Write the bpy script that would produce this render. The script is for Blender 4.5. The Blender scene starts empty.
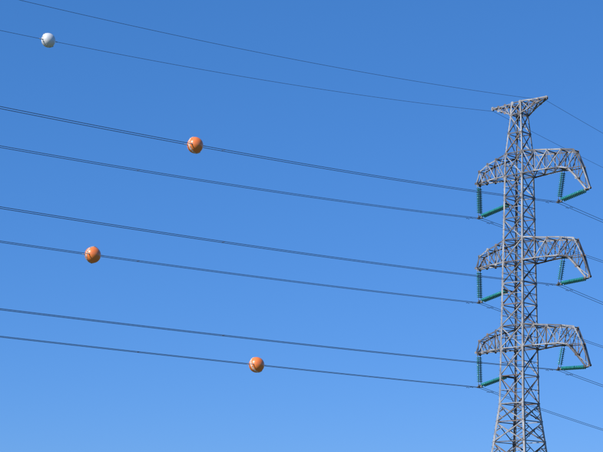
import bpy, math, random
from mathutils import Vector
random.seed(4)
S=bpy.context.scene
# ---------------------------------------------------------------- materials
def mat(name, c1, c2=None, scale=3.0, rough=0.6, metal=0.0, trans=0.0, bump=0.0, coat=0.0, lo=0.4, hi=0.65):
    m=bpy.data.materials.new(name); m.use_nodes=True
    n=m.node_tree.nodes; l=m.node_tree.links; b=n['Principled BSDF']
    b.inputs['Roughness'].default_value=rough; b.inputs['Metallic'].default_value=metal
    b.inputs['Transmission Weight'].default_value=trans
    b.inputs['Coat Weight'].default_value=coat
    b.inputs['Coat Roughness'].default_value=.15
    b.inputs['Base Color'].default_value=(*c1,1)
    if c2:
        tc=n.new('ShaderNodeTexCoord'); no=n.new('ShaderNodeTexNoise'); r=n.new('ShaderNodeValToRGB')
        no.inputs['Scale'].default_value=scale; no.inputs['Detail'].default_value=6
        r.color_ramp.elements[0].position=lo; r.color_ramp.elements[1].position=hi
        r.color_ramp.elements[0].color=(*c1,1); r.color_ramp.elements[1].color=(*c2,1)
        l.new(tc.outputs['Object'],no.inputs['Vector']); l.new(no.outputs['Fac'],r.inputs['Fac']); l.new(r.outputs['Color'],b.inputs['Base Color'])
        if bump:
            bp=n.new('ShaderNodeBump'); bp.inputs['Strength'].default_value=bump
            l.new(no.outputs['Fac'],bp.inputs['Height']); l.new(bp.outputs['Normal'],b.inputs['Normal'])
    return m
M_ST=mat('galvanised_steel',(0.40,0.40,0.40),(0.24,0.23,0.23),1.3,0.55,0.15)
M_SD=mat('weathered_steel',(0.17,0.16,0.16),(0.09,0.085,0.085),1.7,0.65,0.15)
M_RU=mat('rust_stained_steel',(0.25,0.19,0.16),(0.12,0.08,0.06),1.1,0.8,0.05)
M_GL=mat('teal_insulator_glass',(0.03,0.40,0.35),(0.05,0.55,0.48),6,0.12,0,0.2)
M_CAP=mat('insulator_cap_metal',(0.26,0.27,0.28),(0.16,0.16,0.16),8,0.5,0.4)
M_WI=mat('aluminium_conductor',(0.11,0.115,0.14),(0.08,0.085,0.11),2,0.55,0.4)
M_OR=mat('orange_fibreglass',(1.0,0.27,0.06),(0.96,0.22,0.045),1.6,0.32,0,0,0,0.6)
M_OF=mat('white_seam_band',(0.86,0.66,0.54),(0.84,0.55,0.40),4,0.45)
M_WH=mat('white_fibreglass',(0.76,0.77,0.76),(0.66,0.67,0.66),2.0,0.35,0,0,0,0.4)
M_CL=mat('clamp_metal',(0.42,0.40,0.38),(0.32,0.30,0.28),6,0.5,0.2)
M_CO=mat('concrete',(0.36,0.35,0.33),(0.25,0.24,0.23),3,0.9,0,0,0.3)
M_GR=mat('grass_field',(0.055,0.085,0.025),(0.12,0.11,0.05),0.25,0.95,0,0,0.4)

def mesh_obj(name,V,F,MI,mats,parent=None,smooth=False):
    me=bpy.data.meshes.new(name); me.from_pydata([tuple(v) for v in V],[],F)
    for m in mats: me.materials.append(m)
    me.polygons.foreach_set('material_index',MI)
    if smooth: me.polygons.foreach_set('use_smooth',[True]*len(F))
    me.update()
    o=bpy.data.objects.new(name,me); S.collection.objects.link(o)
    if parent: o.parent=parent
    return o
class B:
    def __init__(s): s.V=[];s.F=[];s.M=[]
    def angle(s,p,q,sz,hint,mi=None,flip=1):
        p=Vector(p);q=Vector(q);d=(q-p)
        if d.length<1e-4: return
        d.normalize(); h=Vector(hint); a=h-d*h.dot(d)
        if a.length<1e-3: a=d.orthogonal()
        a.normalize(); b=d.cross(a)*flip
        t=max(0.012,sz*0.11); j=a*random.uniform(-.012,.012)+b*random.uniform(-.012,.012)
        prof=[(0,0),(sz,0),(sz,t),(t,t),(t,sz),(0,sz)]
        n=len(s.V)
        for e in (p,q):
            for x,y in prof: s.V.append(e+a*x+b*y+j)
        for i in range(6):
            k=(i+1)%6; s.F.append((n+i,n+k,n+6+k,n+6+i))
        s.F.append((n,n+3,n+2,n+1)); s.F.append((n,n+5,n+4,n+3)); s.F.append((n+6,n+7,n+8,n+9)); s.F.append((n+6,n+9,n+10,n+11))
        if mi is None: mi=random.choices([0,1,2],[4,4,2])[0]
        s.M+= [mi]*10
    def rod(s,p,q,r,mi=0,n=6,r2=None):
        p=Vector(p);q=Vector(q);d=(q-p).normalized(); a=d.orthogonal().normalized(); b=d.cross(a)
        r2=r if r2 is None else r2; k=len(s.V)
        for e,rr in ((p,r),(q,r2)):
            for i in range(n):
                t=2*math.pi*i/n; s.V.append(e+a*math.cos(t)*rr+b*math.sin(t)*rr)
        for i in range(n):
            j=(i+1)%n; s.F.append((k+i,k+j,k+n+j,k+n+i))
        s.F.append(tuple(k+i for i in reversed(range(n)))); s.F.append(tuple(k+n+i for i in range(n)))
        s.M+=[mi]*(n+2)
    def plate(s,c,a,b,n,sa,sb,th=.014,mi=0):
        c=Vector(c);a=Vector(a).normalized();b=Vector(b).normalized();n=Vector(n).normalized();k=len(s.V)
        for z in (-th/2,th/2):
            for x,y in ((-1,-.5),(-.5,-1),(.5,-1),(1,-.5),(1,.5),(.5,1),(-.5,1),(-1,.5)):
                s.V.append(c+a*x*sa+b*y*sb+n*z)
        s.F.append(tuple(k+i for i in reversed(range(8)))); s.F.append(tuple(k+8+i for i in range(8)))
        for i in range(8):
            j=(i+1)%8; s.F.append((k+i,k+j,k+8+j,k+8+i))
        s.M+=[mi]*10
    def lathe(s,p,d,prof,n=14):
        p=Vector(p);d=Vector(d).normalized(); a=d.orthogonal().normalized(); b=d.cross(a);k=len(s.V)
        for z,r,m in prof:
            for i in range(n):
                t=2*math.pi*i/n; s.V.append(p+d*z+a*math.cos(t)*r+b*math.sin(t)*r)
        for j in range(len(prof)-1):
            for i in range(n):
                i2=(i+1)%n; s.F.append((k+j*n+i,k+j*n+i2,k+(j+1)*n+i2,k+(j+1)*n+i)); s.M.append(prof[j+1][2])
    def tube(s,pts,r,mi=0,n=6):
        k=len(s.V); N=len(pts)
        for i,p in enumerate(pts):
            d=(pts[min(i+1,N-1)]-pts[max(i-1,0)]).normalized(); a=Vector((0,0,1)); a=(a-d*a.dot(d)).normalized(); b=d.cross(a)
            for j in range(n):
                t=2*math.pi*j/n; s.V.append(p+a*math.cos(t)*r+b*math.sin(t)*r)
        for i in range(N-1):
            for j in range(n):
                j2=(j+1)%n; s.F.append((k+i*n+j,k+i*n+j2,k+(i+1)*n+j2,k+(i+1)*n+j)); s.M.append(mi)

# ---------------------------------------------------------------- tower (local: x = along arms, y = along line, z = up)
PROF=[(0.3,6.6),(17,2.75),(38.4,2.05),(40.5,1.95),(44.2,1.25),(45.3,1.15)]
def w(z):
    for (z0,w0),(z1,w1) in zip(PROF,PROF[1:]):
        if z<=z1: return w0+(w1-w0)*(z-z0)/(z1-z0)
    return PROF[-1][1]
LV=[0.3,4.4,8.0,11.0,13.4,15.3,17.0,19.6,22.2,24.3,26.3,28.3,30.3,32.4,34.4,36.4,38.4,40.5,42.4,44.2,45.3]
CN=[(-1,-1),(1,-1),(1,1),(-1,1)]
def corner(i,z):
    h=w(z)/2; return Vector((CN[i][0]*h,CN[i][1]*h,z))
def build_body():
    b=B()
    for i in range(4):
        for z0,z1 in ((0.1,17),(17,38.4),(38.4,40.5),(40.5,44.2),(44.2,45.3)):
            s=.21 if z1<=17 else (.18 if z1<=38.5 else .13)
            p,q=corner(i,z0),corner(i,z1); sx,sy=-CN[i][0],-CN[i][1]
            d=(q-p).normalized(); a=Vector((sx,0,0)); a=(a-d*a.dot(d)).normalized(); fl=1 if d.cross(a).y*sy>0 else -1
            b.angle(p,q,s,(sx,0,0),0,fl)
    for z0,z1 in zip(LV,LV[1:]):
        for i in range(4):
            k=(i+1)%4
            A,C=corner(i,z0),corner(k,z0); D,E=corner(i,z1),corner(k,z1)
            mid=(A+C)/2; inn=Vector((-mid.x,-mid.y,0)).normalized(); al=(C-A).normalized()
            bs=.10 if z0<17 else .085
            b.angle(A,E,bs,inn); b.angle(C+inn*.02,D+inn*.02,bs,inn)
            b.angle(D,E,.085,inn)
            for P,sg in ((D,1),(E,-1)):
                b.plate(P+al*sg*.14+inn*.012,al,(0,0,1),inn,.15,.17,mi=random.choice([0,1]))
            X=(A+E+C+D)/4
            b.plate(X-inn*.01,al,(0,0,1),inn,.08,.08,mi=1)
            if z0<17:
                for L0,L1,Q in ((A,D,(A+X)/2),(A,D,(D+X)/2),(C,E,(C+X)/2),(C,E,(E+X)/2)):
                    t=(Q.z-L0.z)/(L1.z-L0.z); b.angle(Q,L0+(L1-L0)*t,.055,inn)
                    b.angle(Q,L0+(L1-L0)*.5,.055,inn)
            elif z1<=40.6 and z1-z0>1.9:
                b.angle((A+D)/2,X,.05,inn); b.angle(X,(C+E)/2,.05,inn)
    for z in (8.0,17.0,22.2,24.3,30.3,32.4,38.4,40.5,44.2):
        b.angle(corner(0,z),corner(2,z),.075,(0,0,1)); b.angle(corner(1,z)+Vector((0,0,.05)),corner(3,z)+Vector((0,0,.05)),.075,(0,0,1))
    z=3.0
    while z<44:
        p=corner(0,z); b.rod(p,p+Vector((-.17,0,0)) if int(z*2.5)%2 else p+Vector((0,-.17,0)),.011,1,5); z+=.4
    return b
def truss(b,st,sg,z0,cs=.12,ls=.07):
    P=[]
    for ub,zb,ut,zt,h in st:
        P.append([Vector((sg*ub,-h,z0+zb)),Vector((sg*ub,h,z0+zb)),Vector((sg*ut,h,z0+zt)),Vector((sg*ut,-h,z0+zt))])
    N=len(P)
    for n in range(N-1):
        a,c=P[n],P[n+1]
        for i in range(4):
            k=(i+1)%4
            hint={0:(0,0,1),1:(0,-1,0),2:(0,0,-1),3:(0,1,0)}[i]
            b.angle(a[i],c[i],cs,hint,random.choice([0,0,1]))
            if n%2==0: b.angle(a[i],c[k],ls,hint)
            else: b.angle(a[k],c[i],ls,hint)
            if i in (1,3) and n<N-2:
                if n%2==0: b.angle(a[k],c[i],ls,hint)
                else: b.angle(a[i],c[k],ls,hint)
            b.angle(c[i],c[k],ls,hint)
        for i in range(4):
            b.plate(c[i],(1,0,0),(0,0,1),(0,1,0),.12,.11,mi=random.choice([0,1,2]))
ZA=[38.4,30.3,22.2]
CR=[35.4,27.75,19.9]; CL=[35.1,27.0,18.9]; UR=4.4; UL=-4.5
def build_arms():
    out=[]
    for z in ZA:
        b=B(); h=w(z)/2
        truss(b,[(h,0,h,2.1,h),(2.25,.05,2.25,1.98,h*.86),(3.45,.08,3.5,1.85,.72),(4.6,.08,4.9,1.7,.56),(5.5,-.1,6.15,1.5,.42),(6.35,-1.05,6.95,-.1,.28),(7.25,-2.2,7.65,-2.1,.13)],1,z)
        truss(b,[(h,0,h,2.1,h),(2.1,0,2.1,1.85,.82),(3.1,0,3.2,1.6,.62),(3.95,-.02,4.3,1.1,.42),(4.6,-.15,4.85,.05,.2)],-1,z)
        for u in (4.85,-4.55):
            b.angle((u,-.45,z-.02),(u,.45,z-.02),.12,(0,0,1))
        out.append(('cross_arm',b))
    b=B(); h=w(44.2)/2
    for sg in (1,-1):
        truss(b,[(h,0,h,1.1,h),(1.35,.38,1.35,1.12,.42),(2.2,.75,2.2,1.14,.26),(3.0,1.08,3.0,1.2,.09)],sg,44.2,.10,.06)
        b.rod((sg*2.95,0,45.3),(sg*2.95,0,45.12),.04,1)
    out.append(('earth_wire_peak',b))
    return out
def string(b,p,q):
    p=Vector(p);q=Vector(q);d=(q-p);L=d.length;d.normalize()
    b.rod(p,p+d*.25,.025,1); b.rod(q-d*.25,q,.025,1)
    n=int((L-.5)/.165); pit=(L-.5)/n
    for i in range(n):
        o=p+d*(.25+i*pit)
        b.lathe(o,d,[(0,.0,1),(0,.05,1),(.06,.055,1),(.065,.10,0),(.09,.165,0),(.115,.17,0),(.10,.12,0),(.12,.05,0),(pit,.02,1)],14)
def build_ins():
    out=[]
    for k in range(3):
        for side in (1,-1):
            b=B()
            if side==1:
                c=Vector((UR,0,CR[k]+.12)); tops=[Vector((4.85,0,ZA[k]-.05)),Vector((7.4,0,ZA[k]-2.25))]
            else:
                c=Vector((UL,0,CL[k]+.12)); tops=[Vector((-4.6,0,ZA[k]-.12)),Vector((-w(ZA[k]-2.4)/2,0,ZA[k]-2.45))]
            for i,t in enumerate(tops):
                for dy in (-.2,.2):
                    dd=Vector((0,dy,0)); string(b,t+dd,c+dd+(t-c).normalized()*.12)
                b.plate(t,(0,1,0),(t-c),(t-c).cross(Vector((0,1,0))),.3,.1,.02,1)
            if side==-1:
                z=ZA[k]-2.45; hh=w(z)/2
                b.angle((-hh,-hh,z),(-hh,hh,z),.11,(1,0,0),1)
            b.plate(c,(0,1,0),(0,0,1),(1,0,0),.32,.14,.02,1)
            b.plate(c+Vector((0,0,-.06)),(1,0,0),(0,0,1),(0,1,0),.3,.1,.02,1)
            for du in (-.22,.22):
                b.rod(c+Vector((du,-.2,-.12)),c+Vector((du,.2,-.12)),.045,1,8)
            out.append(b)
    return out
TX,TY=20.5,160.0; AX=Vector((.755,-.655,0)).normalized(); VX=Vector((-AX.y,AX.x,0))
ANG=math.atan2(AX.y,AX.x)
def W(u,v,z): return Vector((TX,TY,0))+AX*u+VX*v+Vector((0,0,z))
SPAN=245.0
def foot():
    b=B()
    for i in range(4):
        c=corner(i,.1); b.rod((c.x,c.y,-.6),(c.x,c.y,.28),.75,0,20,.5)
    return b
parts=[('lattice_body',build_body(),[M_ST,M_SD,M_RU],False)]
parts+=[(n,b,[M_ST,M_SD,M_RU],False) for n,b in build_arms()]
parts+=[('insulator_strings',b,[M_GL,M_CAP],True) for b in build_ins()]
parts+=[('concrete_footings',foot(),[M_CO],False)]
meshes=None
for v in (0,-SPAN,SPAN):
    e=bpy.data.objects.new('transmission_tower',None); S.collection.objects.link(e)
    e.location=W(0,v,0); e.rotation_euler=(0,0,ANG)
    if meshes is None:
        meshes=[]
        for n,b,ms,sm in parts:
            o=mesh_obj(n,b.V,b.F,b.M,ms,e,sm); meshes.append((n,o.data))
    else:
        for n,me in meshes:
            o=bpy.data.objects.new(n,me); S.collection.objects.link(o); o.parent=e

# ---------------------------------------------------------------- wires
def zw(z0,sl,sr,v):
    s=sl if v<0 else sr; a=abs(v); return z0-4*s/SPAN**2*a*(SPAN-a)
def vs():
    r=[];v=-SPAN
    while v<=SPAN+.01: r.append(v); v+=2.5
    return r
PH=[(UR,CR[0],5.87,4.6),(UL,CL[0],5.5,3.2),(UR,CR[1],4.2,6.5),(UL,CL[1],3.5,6.0),(UR,CR[2],2.4,7),(UL,CL[2],1.5,8.0)]
for u,z0,sl,sr in PH:
    b=B()
    for du in (-.22,.22):
        b.tube([W(u+du,v,zw(z0,sl,sr,v)) for v in vs()],.020,0,6)
        for sg in (-1,1):
            v=sg*1.7; z=zw(z0,sl,sr,v); b.rod(W(u+du,v,z),W(u+du,v,z-.1),.015,0); b.rod(W(u+du,v-.18,z-.1),W(u+du,v+.18,z-.1),.008,0)
            for e in (-.18,.18): b.rod(W(u+du,v+e-.05,z-.1),W(u+du,v+e+.05,z-.1),.026,0,8)
    v=-SPAN+22
    while v<SPAN:
        if abs(v)>8:
            z=zw(z0,sl,sr,v); b.rod(W(u-.22,v,z),W(u+.22,v,z),.014,0)
        v+=44.5
    mesh_obj('power_line_conductor',b.V,b.F,b.M,[M_WI],None,True)
EW=[(2.95,45.1,8.5,7.0),(-2.95,45.1,8.8,6.0)]
for u,z0,sl,sr in EW:
    b=B(); b.tube([W(u,v,zw(z0,sl,sr,v)) for v in vs()],.014,0,6)
    mesh_obj('overhead_earth_wire',b.V,b.F,b.M,[M_WI],None,True)

# ---------------------------------------------------------------- marker balls
def ball(u,z0,sl,sr,t,r,white=False,tilt=0.0,twin=True):
    b=B(); d=(W(u,-t-1,zw(z0,sl,sr,-t-1))-W(u,-t+1,zw(z0,sl,sr,-t+1))).normalized()
    c=W(u,-t,zw(z0,sl,sr,-t))
    side=Vector((0,0,1)).cross(d).normalized(); up=d.cross(side)
    n=(side*math.cos(tilt)+up*math.sin(tilt)).normalized()
    m=d.cross(n)
    prof=[]; N=36
    for i in range(N+1):
        a=-math.pi/2+math.pi*i/N; z=math.sin(a)*r; rr=max(math.cos(a)*r,.0005)
        if abs(z)<r*.07: continue
        prof.append((z,rr,1 if abs(z)<r*.16 else 0))
    lo=[p for p in prof if p[0]<0]; hi=[p for p in prof if p[0]>0]
    f=.028
    prof=lo+[(-.035,r*.997,1),(-f,r*.998,1),(-f,r*1.05,1),(-.005,r*1.05,1),(-.005,r*1.035,1),(.005,r*1.035,1),(.005,r*1.05,1),(f,r*1.05,1),(f,r*.998,1),(.035,r*.997,1)]+hi
    b.lathe((0,0,0),n,prof,64)
    for k in range(10):
        a=2*math.pi*(k+.5)/10; p=(d*math.cos(a)+m*math.sin(a))*r*1.04
        b.rod(p-n*.05,p+n*.05,.014,2,6); b.rod(p+n*.03,p+n*.045,.026,2,6); b.rod(p-n*.045,p-n*.03,.026,2,6)
    offs=(-.22,.22) if twin else (0,)
    for o in offs:
        q=AX*o
        for sg in (-1,1):
            e=math.sqrt(r*r-o*o)
            b.lathe(q+d*sg*(e-.03),d*sg,[(0,.055,1),(.06,.05,1),(.07,.032,2),(.35,.028,2),(.35,.001,2)],12)
    o=mesh_obj('aerial_marker_ball',b.V,b.F,b.M,[M_WH if white else M_OR,M_WH if white else M_OF,M_CL],None,True)
    o.location=c
    return o
ball(*PH[0],47.9,.58,tilt=.15)
ball(*PH[3],49.6,.60,tilt=-.3)
ball(*PH[5],31.7,.64,tilt=.35)
ball(*EW[1],55.2,.5,white=True,twin=False,tilt=.2)

# ---------------------------------------------------------------- ground
g=B(); R=6000; n=24
for i in range(n+1):
    for j in range(n+1):
        g.V.append(Vector((-R+2*R*i/n,-R+2*R*j/n,0)))
for i in range(n):
    for j in range(n):
        k=i*(n+1)+j; g.F.append((k,k+n+1,k+n+2,k+1)); g.M.append(0)
mesh_obj('ground',g.V,g.F,g.M,[M_GR])

# ---------------------------------------------------------------- light and sky
EL=math.radians(38); sd=Vector((-.78,-.63,0)).normalized()
dirn=Vector((sd.x*math.cos(EL),sd.y*math.cos(EL),math.sin(EL)))
sun=bpy.data.lights.new('sun','SUN'); sun.energy=4.8; sun.angle=math.radians(.5); sun.color=(1,.95,.88)
so=bpy.data.objects.new('sun',sun); S.collection.objects.link(so); so.rotation_euler=(-dirn).to_track_quat('-Z','Y').to_euler(); so.location=(0,0,90)
wd=bpy.data.worlds.new('World'); S.world=wd; wd.use_nodes=True
n=wd.node_tree.nodes; l=wd.node_tree.links; bg=n['Background']
sky=n.new('ShaderNodeTexSky'); sky.sky_type='NISHITA'; sky.sun_disc=False
sky.sun_elevation=EL; sky.sun_rotation=math.atan2(sd.x,sd.y)
sky.air_density=1.0; sky.dust_density=0.0; sky.ozone_density=4.0; sky.altitude=800
# grade of the clear sky: deeper blue with a gentler falloff to the horizon
sp=n.new('ShaderNodeSeparateColor'); cb=n.new('ShaderNodeCombineColor'); l.new(sky.outputs[0],sp.inputs[0])
for i,(a,p) in enumerate(((.31,.80),(.525,.60),(1.03,.62))):
    m0=n.new('ShaderNodeMath'); m0.operation='MULTIPLY'; m0.inputs[1].default_value=.1
    m1=n.new('ShaderNodeMath'); m1.operation='POWER'; m1.inputs[1].default_value=p
    m2=n.new('ShaderNodeMath'); m2.operation='MULTIPLY'; m2.inputs[1].default_value=a*10
    l.new(sp.outputs[i],m0.inputs[0]); l.new(m0.outputs[0],m1.inputs[0]); l.new(m1.outputs[0],m2.inputs[0]); l.new(m2.outputs[0],cb.inputs[i])
l.new(cb.outputs[0],bg.inputs[0]); bg.inputs[1].default_value=.1
# ---------------------------------------------------------------- camera
cd=bpy.data.cameras.new('camera'); co=bpy.data.objects.new('camera',cd); S.collection.objects.link(co)
co.location=(0,0,1.7); co.rotation_euler=(math.radians(90),0,0)
cd.sensor_width=36; cd.lens=101.5; cd.shift_y=.5655; cd.clip_end=20000
S.camera=co
S.view_settings.view_transform='Standard'; S.view_settings.look='None'; S.view_settings.exposure=0
